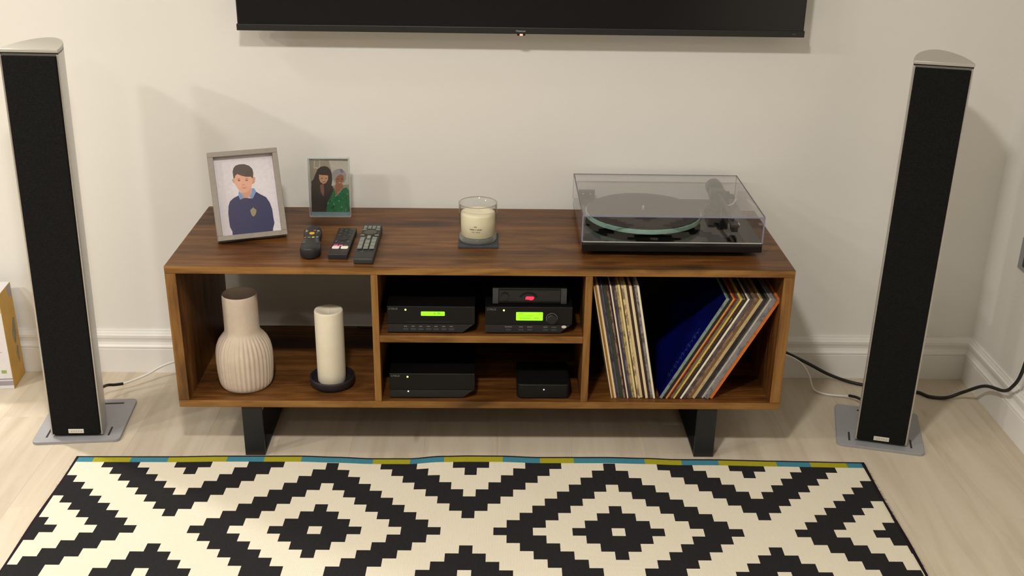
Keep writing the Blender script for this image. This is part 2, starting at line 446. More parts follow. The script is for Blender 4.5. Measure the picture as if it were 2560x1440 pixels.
# ------------------------------------------------------------------ rug
RX, RY, RW, RL = -.2705, -.4997, 2.009, 1.95
def rug_mat():
    k = NT('woven_rug'); tc = k.n('ShaderNodeTexCoord'); sp = k.n('ShaderNodeSeparateXYZ'); k.l(tc.outputs['Object'], sp.inputs[0])
    X = sp.outputs['X']; Y = k.math('MULTIPLY', sp.outputs['Y'], -1)
    C = .0303
    XS = k.math('ADD', X, k.math('MULTIPLY', k.math('SUBTRACT', Y, .3), .010))
    PP = k.math('PINGPONG', k.math('ADD', Y, .022), .4928)          # pattern rows mirror about the small diamonds
    def col_(c0):
        u = k.math('FLOORED_MODULO', k.math('ADD', k.math('DIVIDE', k.math('SUBTRACT', XS, c0), C), .5), 23.0)
        i = k.math('FLOOR', u); return k.math('MINIMUM', i, k.math('SUBTRACT', 23.0, i))
    def row_(c0): return k.math('FLOOR', k.math('ADD', k.math('DIVIDE', k.math('ABSOLUTE', k.math('SUBTRACT', PP, c0)), .0298), .5))
    def between(d, a, b): return k.math('MULTIPLY', k.math('GREATER_THAN', d, a), k.math('LESS_THAN', d, b))
    d1 = k.math('ADD', col_(.652), row_(.334)); d2 = k.math('ADD', col_(.3035), row_(0.0)); d3 = k.math('ADD', col_(.3035), row_(.4928))
    blk = k.math('ADD', between(d1, .5, 3.5), between(d1, 6.5, 9.5))
    blk = k.math('ADD', blk, k.math('ADD', between(d2, .5, 3.5), between(d2, 6.5, 9.5)))
    blk = k.math('MINIMUM', k.math('ADD', blk, between(d3, .5, 3.5)), 1.0)
    fine = k.noise(k.coord((60, 60, 60)), 3, 3); big = k.noise(k.coord(), 4, 3)
    cream = k.mix(big, srgb(217, 210, 190), srgb(227, 221, 203)); cream = k.mix(k.math('MULTIPLY', fine, .25), cream, srgb(205, 195, 170))
    dark = k.mix(fine, srgb(30, 30, 32), srgb(44, 43, 44))
    col = k.mix(blk, cream, dark)
    teal, olive = srgb(66, 128, 146), srgb(160, 155, 40)
    B = [0, .047, .139, .230, .384, .474, .568, .749, .841, .930, 1.0795, 1.1707, 1.2604, 1.4437, 1.5346, 1.6254, 1.7767, 1.8668, 1.9587]
    band = k.ramp(k.math('DIVIDE', X, 2.009), [(b/2.009, teal if i % 2 == 0 else olive) for i, b in enumerate(B)], 'CONSTANT')
    col = k.mix(k.math('LESS_THAN', Y, .0275), col, band)
    edge = k.math('MAXIMUM', k.math('LESS_THAN', Y, .0055), k.math('MAXIMUM', k.math('LESS_THAN', X, .0075), k.math('GREATER_THAN', X, 2.009-.0075)))
    col = k.mix(edge, col, srgb(38, 30, 36))
    k.l(col, k.b.inputs['Base Color']); k.b.inputs['Roughness'].default_value = .95; k.b.inputs['Specular IOR Level'].default_value = .1
    wv = k.n('ShaderNodeTexWave', wave_type='BANDS', bands_direction='X'); wv.inputs['Scale'].default_value = 90
    wv.inputs['Distortion'].default_value = .6; k.l(k.coord(), wv.inputs['Vector'])
    k.bump(wv.outputs['Fac'], .25, .001); return k.m
OFF = [(0, .006), (.05, .006), (.14, .005), (.23, .004), (.38, -.0016), (.47, -.003), (.57, -.0043), (.66, 0), (.75, .006), (.84, .005), (.93, -.0085), (1.0, -.0115), (1.08, -.0117), (1.17, -.0064),
       (1.26, -.0077), (1.35, -.009), (1.44, -.006), (1.53, -.001), (1.62, -.0015), (1.78, .003), (1.87, .005), (1.96, .0075), (2.02, .008)]
def ripple(x):
    for (a, p), (b, q) in zip(OFF, OFF[1:]):
        if a <= x <= b:
            t = (x-a)/(b-a); t = t*t*(3-2*t); return max(0, (.008-(p+(q-p)*t))/1.65)
    return 0
bm = bmesh.new(); NX, NY = 134, 66; g = []; gb = []
for j in range(NY+1):
    yy = RL*(j/NY)**1.6; rowt = []; rowb = []
    for i in range(NX+1):
        xx = RW*i/NX; z = ripple(xx)*math.exp(-(yy/.10)**1.3)
        wob = .0016*math.sin(yy*17+(0 if i < NX/2 else 2))*(1 if i in (0, NX) else 0)
        rowt.append(bm.verts.new((xx+wob, -yy, z+.0048))); rowb.append(bm.verts.new((xx+wob, -yy, z+.0003)))
    g.append(rowt); gb.append(rowb)
for j in range(NY):
    for i in range(NX):
        bm.faces.new((g[j][i], g[j+1][i], g[j+1][i+1], g[j][i+1])); bm.faces.new((gb[j][i], gb[j][i+1], gb[j+1][i+1], gb[j+1][i]))
for i in range(NX):
    bm.faces.new((g[0][i], g[0][i+1], gb[0][i+1], gb[0][i])); bm.faces.new((g[NY][i], gb[NY][i], gb[NY][i+1], g[NY][i+1]))
for j in range(NY):
    bm.faces.new((g[j][0], gb[j][0], gb[j+1][0], g[j+1][0])); bm.faces.new((g[j][NX], g[j+1][NX], gb[j+1][NX], gb[j][NX]))
rug = tag(empty('rug', (RX, RY, 0)), 'black and cream stepped-diamond woven rug with teal and olive striped edge', 'rug')
ob('woven_field', bm, rug_mat(), rug, smooth=True)
bm = bmesh.new()
for k in range(420):
    yy = random.random()*1.3; side = random.random() < .8; x0 = RW-.001 if side else .001
    ln = random.uniform(.002, .008)*(1 if side else -1); z0 = random.uniform(.002, .0045)
    a = Vector((x0, -yy, z0)); b = a+Vector((ln, random.uniform(-.004, .004), -random.uniform(0, .0015)))
    w2 = Vector((0, .0005, 0))
    v = [bm.verts.new(p) for p in (a-w2, a+w2, b+w2*.4, b-w2*.4)]; bm.faces.new(v)
fr = ob('edge_fuzz', bm, plain('dark_yarn', srgb(40, 33, 38), .9), rug); fr['kind'] = 'stuff'

# ------------------------------------------------------------------ on the unit top
# grey photo frame with portrait
def flatpoly(bm, pts, w_, h_, y, mi):
    f = bm.faces.new([bm.verts.new((u*w_, y, v*h_)) for u, v in pts]); f.normal_update()
    if f.normal.y > 0: f.normal_flip()
    f.material_index = mi
PH = lambda n, c: plain('print_'+n, c, .35, var=.05, nscale=140)
FW, FH, FT = .1725, .2235, .026
M_frame = plain('taupe_painted_wood', srgb(146, 138, 128), .6, var=.06, nscale=90)
pf = tag(empty('photo_frame', U(.098, .1439, HT+.0109)), 'grey wooden picture frame with a school portrait of a boy in a navy jumper', 'picture frame')
FR = Matrix.Rotation(.337+UP, 4, 'Z') @ Matrix.Rotation(-.42, 4, 'X')
pf.matrix_world = Matrix.Translation(U(.098, .1439, HT+.0109)) @ FR
B_ = .0125
for a in ((0, FW, 0, B_), (0, FW, FH-B_, FH), (0, B_, B_, FH-B_), (FW-B_, FW, B_, FH-B_)):
    ob('frame_rail', box(a[0], a[1], 0, FT, a[2], a[3], bev=.0008, seg=1), M_frame, pf)
ob('backing_board', box(B_*.6, FW-B_*.6, FT-.006, FT-.002, B_*.6, FH-B_*.6), M_panel, pf)
cols = [srgb(222, 216, 222), srgb(72, 58, 44), srgb(222, 166, 138), srgb(120, 150, 196), srgb(40, 40, 86), srgb(150, 138, 100), srgb(92, 66, 54), srgb(196, 132, 112), srgb(206, 148, 122)]
PM = [PH(str(i), c) for i, c in enumerate(cols)]
bm = bmesh.new(); yp = FT-.0065
def P(pts, mi, d): flatpoly(bm, pts, FW, FH, yp-d*.00012, mi)
P([(.06, .05), (.94, .05), (.94, .95), (.06, .95)], 0, 0)
P([(.417, .548), (.571, .573), (.554, .497), (.505, .459), (.461, .46), (.429, .491)], 8, 1)
P([(.376, .502), (.304, .479), (.246, .445), (.216, .395), (.199, .314), (.197, .224), (.199, .155), (.225, .099), (.218, .052), (.804, .052), (.811, .087), (.843, .154), (.837, .211), (.836, .309), (.813, .388), (.77, .454), (.688, .495), (.635, .526), (.574, .454), (.452, .469), (.392, .452)], 4, 2)
P([(.342, .699), (.311, .686), (.317, .666), (.335, .644), (.352, .636)], 8, 3)
P([(.612, .693), (.637, .698), (.649, .683), (.635, .639), (.61, .619), (.591, .62)], 8, 3)
P([(.336, .703), (.34, .644), (.365, .607), (.392, .56), (.436, .529), (.47, .522), (.535, .54), (.572, .58), (.594, .627), (.616, .689), (.595, .718), (.531, .729), (.461, .741), (.401, .751), (.364, .74)], 2, 4)
P([(.335, .777), (.355, .817), (.39, .843), (.444, .853), (.515, .851), (.582, .828), (.621, .791), (.629, .744), (.616, .689), (.598, .682), (.593, .701), (.527, .705), (.458, .72), (.4, .745), (.367, .729), (.35, .697), (.336, .70)], 1, 5)
P([(.397, .552), (.379, .523), (.377, .495), (.392, .451), (.445, .471), (.432, .505)], 3, 6)
P([(.577, .569), (.611, .569), (.635, .526), (.575, .452), (.528, .472), (.561, .51)], 3, 6)
P([(.566, .353), (.585, .334), (.607, .322), (.601, .295), (.582, .265), (.552, .246), (.525, .269), (.518, .304), (.517, .325), (.541, .337)], 5, 6)
for q in ([(.388, .672), (.411, .677), (.434, .669), (.41, .661)], [(.496, .669), (.521, .673), (.545, .665), (.519, .658)], [(.377, .685), (.414, .693), (.439, .685), (.413, .686)], [(.496, .684), (.529, .69), (.554, .682), (.527, .683)]): P(q, 6, 6)
P([(.423, .586), (.467, .588), (.511, .584), (.469, .572)], 7, 6); P([(.442, .62), (.465, .626), (.487, .619), (.463, .611)], 7, 6)
ob('photo_print', bm, PM, pf)
ob('glass_pane', box(B_-.001, FW-B_+.001, FT-.0105, FT-.0095, B_-.001, FH-B_+.001), clear('frame_glass', (.98, .98, .98, 1), 1.18), pf)
st = bmesh.new(); bx(st, FW/2-.03, FW/2+.03, -.0015, .0015, -.165, 0, bev=.0005, seg=1)
so = ob('easel_stand', st, M_panel, pf)
so.matrix_local = Matrix.Translation((0, FT, .186)) @ Matrix.Rotation(.75, 4, 'X')

# clear acrylic block frame
M_acr = clear('clear_acrylic', (.98, .985, .985, 1), 1.25, haze=.008, hazecol=(.8, .84, .86, 1))
M_acre = clear('acrylic_edge', (.80, .84, .87, 1), 1.49, haze=.32, hazecol=(.78, .80, .80, 1))
AW, AH, AT = .1095, .1605, .017
af = tag(empty('acrylic_frame'), 'clear acrylic block photo frame with two women smiling, one in a green top', 'picture frame')
af.matrix_world = Matrix.Translation(U(.2908, .3685, HT)) @ Matrix.Rotation(.02+UP, 4, 'Z') @ Matrix.Rotation(-.075, 4, 'X')
bm = bmesh.new(); bx(bm, 0, AW, 0, AT*.42, .0, AH, bev=.0006, seg=1); ob('front_block', bm, M_acr, af)
ob('rear_block', box(0, AW, AT*.55, AT, 0, AH, bev=.0006, seg=1), M_acr, af)
for a in ((0, AW, AH-.0014, AH+.0002), (0, AW, -.0002, .0012)): ob('polished_edge', box(a[0], a[1], -.0002, AT+.0002, a[2], a[3]), M_acre, af)
for a in ((-.0002, .0012), (AW-.0012, AW+.0002)): ob('polished_edge', box(a[0], a[1], -.0002, AT+.0002, .0014, AH-.0015), M_acre, af)
cols = [srgb(150, 142, 126), srgb(52, 38, 36), srgb(196, 150, 112), srgb(44, 36, 32), srgb(150, 146, 150), srgb(150, 98, 72), srgb(28, 104, 62), srgb(186, 180, 168), srgb(190, 184, 172), srgb(112, 138, 146), srgb(128, 88, 74), srgb(120, 112, 142), srgb(120, 180, 130), srgb(16, 48, 34)]
PM = [PH('duo_'+str(i), c) for i, c in enumerate(cols)]
bm = bmesh.new(); yp = AT*.5
def P(pts, mi, d): flatpoly(bm, pts, AW, AH, yp-d*.00008, mi)
P([(.03, .075), (.97, .075), (.97, .985), (.03, .985)], 0, 0); P([(.03, .012), (.97, .012), (.97, .075), (.03, .075)], 9, 0)  # bluish bottom strip paints the reflection in the acrylic
P([(.504, .954), (.967, .946), (.969, .549), (.535, .533), (.57, .748)], 7, 1)
P([(.158, .973), (.301, .973), (.275, .815), (.138, .827)], 8, 1); P([(.172, .965), (.29, .965), (.265, .831), (.155, .839)], 0, 2)
P([(.552, .629), (.626, .565), (.601, .529), (.535, .533)], 8, 2)
P([(.119, .637), (.17, .724), (.23, .812), (.31, .849), (.388, .861), (.476, .847), (.539, .796), (.568, .724), (.574, .629), (.545, .517), (.411, .501), (.257, .533), (.066, .501), (.061, .597)], 1, 3)
P([(.056, .517), (.258, .549), (.358, .549), (.425, .557), (.579, .517), (.616, .389), (.453, .268), (.396, .078), (.04, .078)], 3, 4)
P([(.269, .541), (.359, .557), (.367, .421), (.345, .34), (.283, .421)], 10, 5)
P([(.258, .724), (.347, .732), (.436, .732), (.478, .693), (.468, .629), (.415, .573), (.348, .557), (.283, .589), (.253, .645)], 2, 6)
P([(.236, .724), (.273, .788), (.407, .804), (.526, .764), (.522, .693), (.423, .708), (.346, .708), (.269, .716)], 1, 7)
P([(.30, .655), (.345, .662), (.345, .65), (.30, .645)], 1, 7); P([(.40, .655), (.44, .658), (.44, .645), (.40, .645)], 1, 7); P([(.32, .60), (.42, .605), (.37, .585)], 10, 7)
P([(.647, .557), (.825, .557), (.833, .501), (.706, .413), (.635, .332), (.631, .469)], 5, 5)
P([(.524, .34), (.611, .501), (.647, .34), (.833, .485), (.911, .501), (.97, .445), (.965, .078), (.396, .078), (.429, .243)], 6, 6)
P([(.576, .661), (.569, .732), (.616, .78), (.706, .812), (.795, .819), (.881, .772), (.916, .708), (.901, .629), (.837, .565), (.821, .693), (.699, .685), (.662, .613), (.616, .597)], 4, 7)
P([(.653, .653), (.699, .693), (.79, .724), (.854, .693), (.85, .613), (.78, .549), (.702, .533), (.648, .573)], 5, 8)
P([(.75, .804), (.827, .812), (.858, .764), (.802, .74)], 11, 9)
P([(.70, .645), (.74, .65), (.74, .637), (.70, .635)], 1, 9); P([(.79, .65), (.83, .652), (.83, .64), (.79, .638)], 1, 9); P([(.71, .585), (.80, .585), (.75, .57)], 8, 9)
rr_ = random.Random(3)
for k in range(46):
    uu = rr_.uniform(.44, .94); vv = rr_.uniform(.09, .42)
    if uu < .6 and vv > .3: continue
    s = rr_.uniform(.008, .022)
    P([(uu, vv-s), (uu+s*.8, vv), (uu, vv+s), (uu-s*.6, vv)], rr_.choice((12, 12, 13, 13)), 10)
ob('photo_print', bm, PM, af)

# remotes
M_rem = plain('remote_black', srgb(38, 37, 38), .5, var=.06); M_remdark = plain('remote_gloss', srgb(26, 24, 26), .3, var=.05)
BTN = {}
def bmat(c):
    if c not in BTN: BTN[c] = plain('button_%d_%d_%d' % c, srgb(*c), .5, var=.03)
    return BTN[c]
btnmesh = {}
def button(par, x, y, z, w_, d_, h_, c, rnd=True):
    key = (round(w_, 4), round(d_, 4), round(h_, 4), c, rnd)
    if key not in btnmesh:
        bm = bmesh.new()
        r = min(w_, d_)*(.48 if rnd else .18)
        prism(bm, rrect(-w_/2, w_/2, -d_/2, d_/2, r, 3), 0, h_)
        me = bpy.data.meshes.new('button'); bm.to_mesh(me); bm.free(); me.materials.append(bmat(c)); btnmesh[key] = me
    o = bpy.data.objects.new('button', btnmesh[key]); COL.objects.link(o); o.parent = par; o.location = (x, y, z); return o

# peanut shaped remote
rm = tag(empty('remote_control', U(.3395, .049, HT), UP+.10), 'black peanut-shaped remote with a bright yellow centre button and coloured keys', 'remote control')
def peanut(n=64):
    out = []
    for k in range(n):
        a = 2*math.pi*k/n; yy = .096-.096*math.cos(a); t = yy/.192
        hw = .0255 - .0065*math.exp(-((t-.56)/.16)**2) - .002*(t > .7)
        e = min(t, 1-t)/.16; e = math.sqrt(max(0, 1-(1-min(1, e))**2))
        out.append((hw*e*(1 if a < math.pi else -1), yy))
    return out[::-1]
PN = peanut(); bm = bmesh.new(); rings = []
for s, z in ((.80, 0), (.97, .005), (1, .012), (.97, .018), (.86, .0215), (.60, .0225)):
    rings.append([bm.verts.new((x*s, .096+(y-.096)*(.9+.1*s), z + (.006 if y < .05 else 0)*(1-y/.05 if y < .05 else 0)*(z > .01))) for x, y in PN])
for A, B in zip(rings, rings[1:]):
    for k in range(len(PN)): bm.faces.new((A[k], A[(k+1) % len(PN)], B[(k+1) % len(PN)], B[k]))
bm.faces.new(rings[0][::-1]); bm.faces.new(rings[-1]); bmesh.ops.remove_doubles(bm, verts=bm.verts, dist=1e-5); bmesh.ops.recalc_face_normals(bm, faces=bm.faces)
ob('shell', bm, M_rem, rm, smooth=True)
zt = .0222
for x, y, w_, d_, c in ((0, .128, .013, .016, (236, 180, 40)), (-.014, .146, .006, .005, (216, 196, 160)), (.006, .150, .007, .005, (170, 120, 110)), (.015, .145, .007, .006, (150, 180, 150)),
                        (-.015, .158, .005, .005, (120, 96, 96)), (-.007, .172, .006, .005, (70, 70, 84)), (.003, .174, .006, .005, (70, 70, 84)), (.011, .171, .006, .005, (80, 70, 92)), (.013, .130, .006, .005, (96, 96, 100)),
                        (-.013, .130, .005, .005, (86, 86, 92)), (-.0155, .098, .006, .005, (150, 110, 116)), (-.0055, .098, .007, .006, (110, 150, 80)), (.0045, .098, .007, .006, (236, 210, 120)), (.0145, .099, .007, .006, (100, 160, 166)),
                        (-.0145, .083, .008, .004, (92, 88, 98)), (0, .080, .008, .004, (98, 98, 98)), (.0145, .083, .008, .004, (92, 104, 108)), (-.0155, .073, .008, .004, (92, 92, 92)), (0, .071, .008, .004, (96, 98, 96)), (.015, .073, .008, .004, (92, 98, 98)),
                        (-.016, .063, .008, .004, (110, 118, 108)), (0, .061, .008, .004, (100, 100, 98)), (.0155, .063, .008, .004, (92, 92, 94))):
    button(rm, x, y, zt, w_, d_, .0014, c)
text('maker_lettering', '|||||', .004, M_letterdim, rm, Matrix.Translation((-.012, .028, .0262)) @ Matrix.Rotation(.12, 4, 'X'), .0001)

# flat tv remote
rm = tag(empty('remote_control', U(.4065, .052, HT), UP-.008), 'slim flat black remote with two white and two pink keys at its lower end', 'remote control')
bm = box(-.0235, .0235, 0, .192, 0, .014, bev=.0025, seg=3); ob('shell', bm, M_rem, rm, angle=.6)
ob('face_plate', box(-.0215, .0215, .008, .189, .0135, .0146, bev=.0004, seg=1), M_remdark, rm)
zt = .0146
for r_ in range(6):
    for c_ in range(3): button(rm, -.013+c_*.013, .178-r_*.0085 if r_ < 3 else .150-(r_-3)*.012, zt, .006, .004, .0008, (58, 58, 62) if (r_+c_) % 2 else (84, 84, 86))
bm = bmesh.new(); lathe(bm, [(.0125, zt), (.0125, zt+.0008)], 28, c=(0, .108)); ob('dial', bm, bmat((34, 34, 36)), rm)
for x, y in ((-.015, .085), (.015, .085), (-.015, .092), (.015, .092), (0, .080)): button(rm, x, y, zt, .006, .006, .0008, (80, 80, 82))
for i, c in enumerate(((176, 40, 110), (120, 30, 76), (66, 60, 66))): button(rm, -.0125+i*.0125, .0665, zt, .010, .005, .0008, c, False)
for i, c in enumerate(((226, 130, 176), (232, 150, 190), (92, 88, 92))): button(rm, -.0125+i*.0125, .0595, zt, .010, .0045, .0008, c, False)
for i, c in enumerate(((246, 226, 226), (250, 244, 226))): button(rm, -.0105+i*.0215, .0455, zt, .0175, .017, .001, c, False)

# long grey-keyed remote
rm = tag(empty('remote_control', U(.4715, .0215, HT), UP-.004), 'long dark remote crowded with grey rubber keys, beside the flat black one', 'remote control')
bm = box(-.0235, .0235, 0, .236, 0, .021, bev=.004, seg=3)
for v in bm.verts:
    v.co.x *= 1+.02*(v.co.y/.236)
    if v.co.z > .01 and v.co.y < .045: v.co.z -= .006*(1-v.co.y/.045)
ob('shell', bm, plain('remote_grey', srgb(50, 50, 50), .55, var=.06), rm, angle=.7)
zt = .0208; G = (140, 146, 136)
for r_ in range(3):
    for c_ in range(4): button(rm, -.0165+c_*.011, .216-r_*.0075, zt, .0085, .005, .001, G if r_ != 1 else (118, 124, 116), False)
ob('ring_pad', lathe(bmesh.new(), [(.0165, zt-.001), (.0165, zt+.001), (.013, zt+.0018)], 32, c=(0, .170)), bmat((74, 72, 64)), rm, angle=.5)
for x, y in ((-.017, .190), (.017, .190), (-.0175, .150), (.0175, .150)): button(rm, x, y, zt, .010, .005, .001, G, False)
for r_ in range(3): button(rm, 0, .143-r_*.0075, zt, .009, .0055, .001, G, False)
for r_ in range(10):
    for c_ in range(3):
        if r_ < 2 and c_ == 1: continue
        button(rm, -.015+c_*.015, .132-r_*.0085, zt, .0115, .0058, .001, G if (r_+c_) % 3 else (122, 128, 120), False)
text('maker_lettering', '|||||||', .004, M_letterdim, rm, Matrix.Translation((-.010, .034, .0198)) @ Matrix.Rotation(.12, 4, 'X'), .0001)

# coaster and jar candle
cs = tag(ob('coaster', box(-.0505, .0505, -.050, .050, 0, .0055, bev=.0008, seg=1), plain('slate', srgb(60, 61, 68), .75, var=.18, nscale=70, bump=.4)), 'square dark slate coaster under the glass jar candle', 'coaster')
cs.location = U(.7462, .1875, HT); cs.rotation_euler = (0, 0, UP)
cd = tag(empty('jar_candle', U(.7450, .1885, HT+.0055)), 'cream wax candle in a clear glass tumbler on a slate coaster', 'candle')
M_glass = clear('tumbler_glass', (.97, .975, .965, 1), 1.33)
M_glassb = clear('tumbler_base_glass', (.90, .94, .89, 1), 1.35, haze=.16, hazecol=(.86, .9, .82, 1))
JR, JH = .0488, .0985
ob('tumbler', lathe(bmesh.new(), [(.0462, .0145), (.0470, .05), (JR-.0022, JH), (JR-.0006, JH+.0008), (JR, JH), (JR-.001, .05), (.0475, .0125)], 64, cap0=False, cap1=False), M_glass, cd, smooth=True)
ob('thick_base', lathe(bmesh.new(), [(.040, 0), (.0455, .002), (.0475, .006), (.0475, .0124), (.0462, .0143), (.02, .0135)], 64), M_glassb, cd, smooth=True)
ob('rim', lathe(bmesh.new(), [(JR-.0024, JH), (JR-.0012, JH+.0012), (JR+.0002, JH), (JR-.0012, JH-.0008), (JR-.0024, JH)], 64, cap0=False, cap1=False), clear('rim_glass', (.72, .70, .66, 1), 1.5, haze=.15, hazecol=(.5, .48, .45, 1)), cd, smooth=True)
def wax(name, a, b):
    k = NT(name); c = k.coord(); k.l(k.mix(k.noise(c, 28, 4), a, b), k.b.inputs['Base Color'])
    k.b.inputs['Roughness'].default_value = .5; k.b.inputs['Subsurface Weight'].default_value = .25
    k.b.inputs['Subsurface Radius'].default_value = (.01, .008, .004); k.b.inputs['Subsurface Scale'].default_value = .5
    k.bump(k.noise(c, 70, 3), .12, .001); return k.m
wx = ob('wax', lathe(bmesh.new(), [(.040, .0146), (.0425, .017), (.0432, .05), (.0434, .070), (.0422, .0745), (.030, .0765), (.012, .0755), (.002, .075)], 56), wax('soy_wax', srgb(240, 230, 196), srgb(250, 243, 218)), cd, smooth=True)
ob('wick', lathe(bmesh.new(), [(.0009, .074), (.0009, .0835)], 8), M_cablew, wx)
# printed marks on the wax wrapper
M_ink = plain('grey_ink', srgb(120, 106, 80), .6)
bm = bmesh.new()
def arcbox(a0, a1, z0, z1, r=.0440):
    v = [bm.verts.new((r*math.sin(a), -r*math.cos(a), z)) for a, z in ((a0, z0), (a1, z0), (a1, z1), (a0, z1))]; bm.faces.new(v)
def marks(z, h_, words, x0):
    a = x0
    for wl in words:
        for q in range(wl):
            arcbox(a, a+.036, z, z+h_*(1 if q % 2 else .8)); a += .056
        a += .05
marks(.047, .0030, [3], -.20); marks(.0395, .0032, [5, 1, 5], -.46); marks(.0335, .0018, [3, 5], -.34)
ob('printed_marks', bm, M_ink, cd)

# ------------------------------------------------------------------ turntable
TX, TY = .9996, -.3931
tt = tag(empty('turntable', (TX, TY, HT)), 'black record player with a glass platter under a clear dust cover', 'turntable')
TWd, TD = .447, .356; SZ0, SZ1 = .014, .038
ob('plinth', box(.001, TWd-.001, .001, TD-.001, SZ0, SZ1, bev=.0015), M_gloss, tt)
for x, y in ((.05, .05), (TWd-.05, .05), (.05, TD-.06), (TWd-.05, TD-.06)):
    ob('foot', lathe(bmesh.new(), [(.016, 0), (.020, .003), (.019, .010), (.015, SZ0)], 24, c=(x, y)), M_black, tt, angle=.6)
PX, PY = .172, .180
ob('sub_platter', lathe(bmesh.new(), [(.062, SZ1), (.062, SZ1+.009), (.02, SZ1+.010)], 48, c=(PX, PY)), M_black, tt, angle=.6)
def glassplate():
    k = NT('green_edged_glass'); k.l(k.ramp(k.noise(k.coord(), 20, 2), [(.3, srgb(134, 176, 160)), (.7, srgb(156, 196, 180))]), k.b.inputs['Base Color'])
    k.b.inputs['Roughness'].default_value = .12; k.b.inputs['Transmission Weight'].default_value = .15; return k.m
pz = SZ1+.010
bm = lathe(bmesh.new(), [(.149, pz), (.150, pz+.001), (.150, pz+.011), (.149, pz+.012), (.02, pz+.012)], 96, c=(PX, PY)); bm.normal_update()
for f in bm.faces: f.material_index = 1 if f.normal.z < -.5 else 0
ob('glass_platter', bm, [glassplate(), M_black], tt, angle=.6)
ob('felt_mat', lathe(bmesh.new(), [(.1465, pz+.012), (.1465, pz+.0145), (.004, pz+.0146)], 96, c=(PX, PY)), plain('charcoal_felt', srgb(66, 62, 60), .95, var=.12, nscale=300), tt, angle=.6)
ob('spindle', lathe(bmesh.new(), [(.0036, pz+.014), (.0036, pz+.024), (.002, pz+.027)], 16, c=(PX, PY)), M_alu, tt, angle=.6)
AX, AY = .382, .284; az = SZ1
ob('arm_base', lathe(bmesh.new(), [(.027, az), (.027, az+.006), (.019, az+.008), (.017, az+.024)], 32, c=(AX, AY)), M_black, tt, angle=.6)
ob('bearing_housing', box(AX-.020, AX+.020, AY-.017, AY+.017, az+.024, az+.052, bev=.003), M_black, tt)
bm = bmesh.new(); lathe(bm, [(.020, -.018), (.022, -.016), (.022, .016), (.020, .018)], 36)
cw = ob('counterweight', bm, M_black, tt, angle=.6); cw.matrix_local = Matrix.Translation((AX+.001, AY+.048, az+.040)) @ Matrix.Rotation(math.pi/2, 4, 'X')
ar = ob('arm_tube', tube(bmesh.new(), smoothpath([(AX, AY+.03, az+.040), (AX, AY, az+.040), (AX+.004, AY-.10, az+.037), (AX+.006, AY-.190, az+.030)]), lambda t: .0065-.002*t, 12), M_black, tt, smooth=True)
ob('headshell', box(AX-.004, AX+.016, AY-.228, AY-.188, az+.022, az+.028, bev=.001), M_black, tt)
ob('cartridge', box(AX-.002, AX+.014, AY-.224, AY-.198, az+.008, az+.0225, bev=.002), M_blackm, tt)
ob('arm_rest', box(AX-.003, AX+.018, AY-.088, AY-.080, az, az+.032, bev=.001), M_black, tt)
ob('bias_slider', box(AX+.020, AX+.046, AY-.012, AY+.010, az+.026, az+.036, bev=.002), M_blackm, tt)
lv = ob('lift_lever', tube(bmesh.new(), [Vector((0, 0, 0)), Vector((.018, -.012, .012)), Vector((.030, .006, .020))], .0016, 8), M_cablew, tt, smooth=True)
lv.location = (AX+.018, AY-.030, az+.012)
ob('maker_label', box(AX+.024, AX+.037, AY-.144, AY-.128, az, az+.0006), plain('white_label', srgb(206, 200, 190), .6), tt)
# dust cover
LZ0, LZ1 = .038, .1067; th = .003
M_lid = clear('clear_dust_cover', (.95, .945, .95, 1), 1.40, oneside=True)
M_lidtop = clear('cover_top_sheen_haze', (.93, .925, .93, 1), 1.50, haze=.035, hazecol=(.62, .6, .58, 1))  # diffuse haze stands in for the pale reflection on the lid top
M_lide = clear('dust_cover_edge', (.62, .62, .74, 1), 1.46, haze=.55, hazecol=(.36, .36, .48, 1))
bm = bmesh.new()
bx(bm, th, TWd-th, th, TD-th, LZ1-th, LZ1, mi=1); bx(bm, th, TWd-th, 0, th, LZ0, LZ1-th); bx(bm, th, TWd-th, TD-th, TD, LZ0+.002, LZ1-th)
bx(bm, 0, th, th, TD-th, LZ0, LZ1-th); bx(bm, TWd-th, TWd, th, TD-th, LZ0, LZ1-th)
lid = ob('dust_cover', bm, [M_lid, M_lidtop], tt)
e = .0034
for a in ((0, TWd, 0, e, LZ1-e, LZ1), (0, e, 0, e, LZ0, LZ1-e), (TWd-e, TWd, 0, e, LZ0, LZ1-e)):
    ob('cover_edge', box(*a, bev=.0006, seg=1), M_lide, lid)
e = .0022
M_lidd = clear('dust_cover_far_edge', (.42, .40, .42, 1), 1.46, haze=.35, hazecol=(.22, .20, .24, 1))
for a in ((0, TWd, TD-e, TD, LZ1-e, LZ1), (0, e, .0034, TD-e, LZ1-e, LZ1), (TWd-e, TWd, .0034, TD-e, LZ1-e, LZ1), (0, e, TD-e, TD, LZ0, LZ1-e), (TWd-e, TWd, TD-e, TD, LZ0, LZ1-e)):
    ob('cover_edge', box(*a), M_lidd, lid)
ob('cover_rim', box(.0034, TWd-.0034, -.0002, th+.0002, LZ0, LZ0+.0014), plain('polished_rim', srgb(190, 188, 186), .3), lid)
for hx in (.016, TWd-.060):
    h = ob('hinge', box(hx, hx+.044, TD-.006, TD+.006, SZ1, SZ1+.022, bev=.001), M_blackm, tt)
    for q in (.012, .032): ob('rivet', lathe(bmesh.new(), [(.0022, 0), (.0022, .0006)], 12), M_letter, h).matrix_local = Matrix.Translation((hx+q, TD-.006, SZ1+.013)) @ Matrix.Rotation(math.pi/2, 4, 'X')

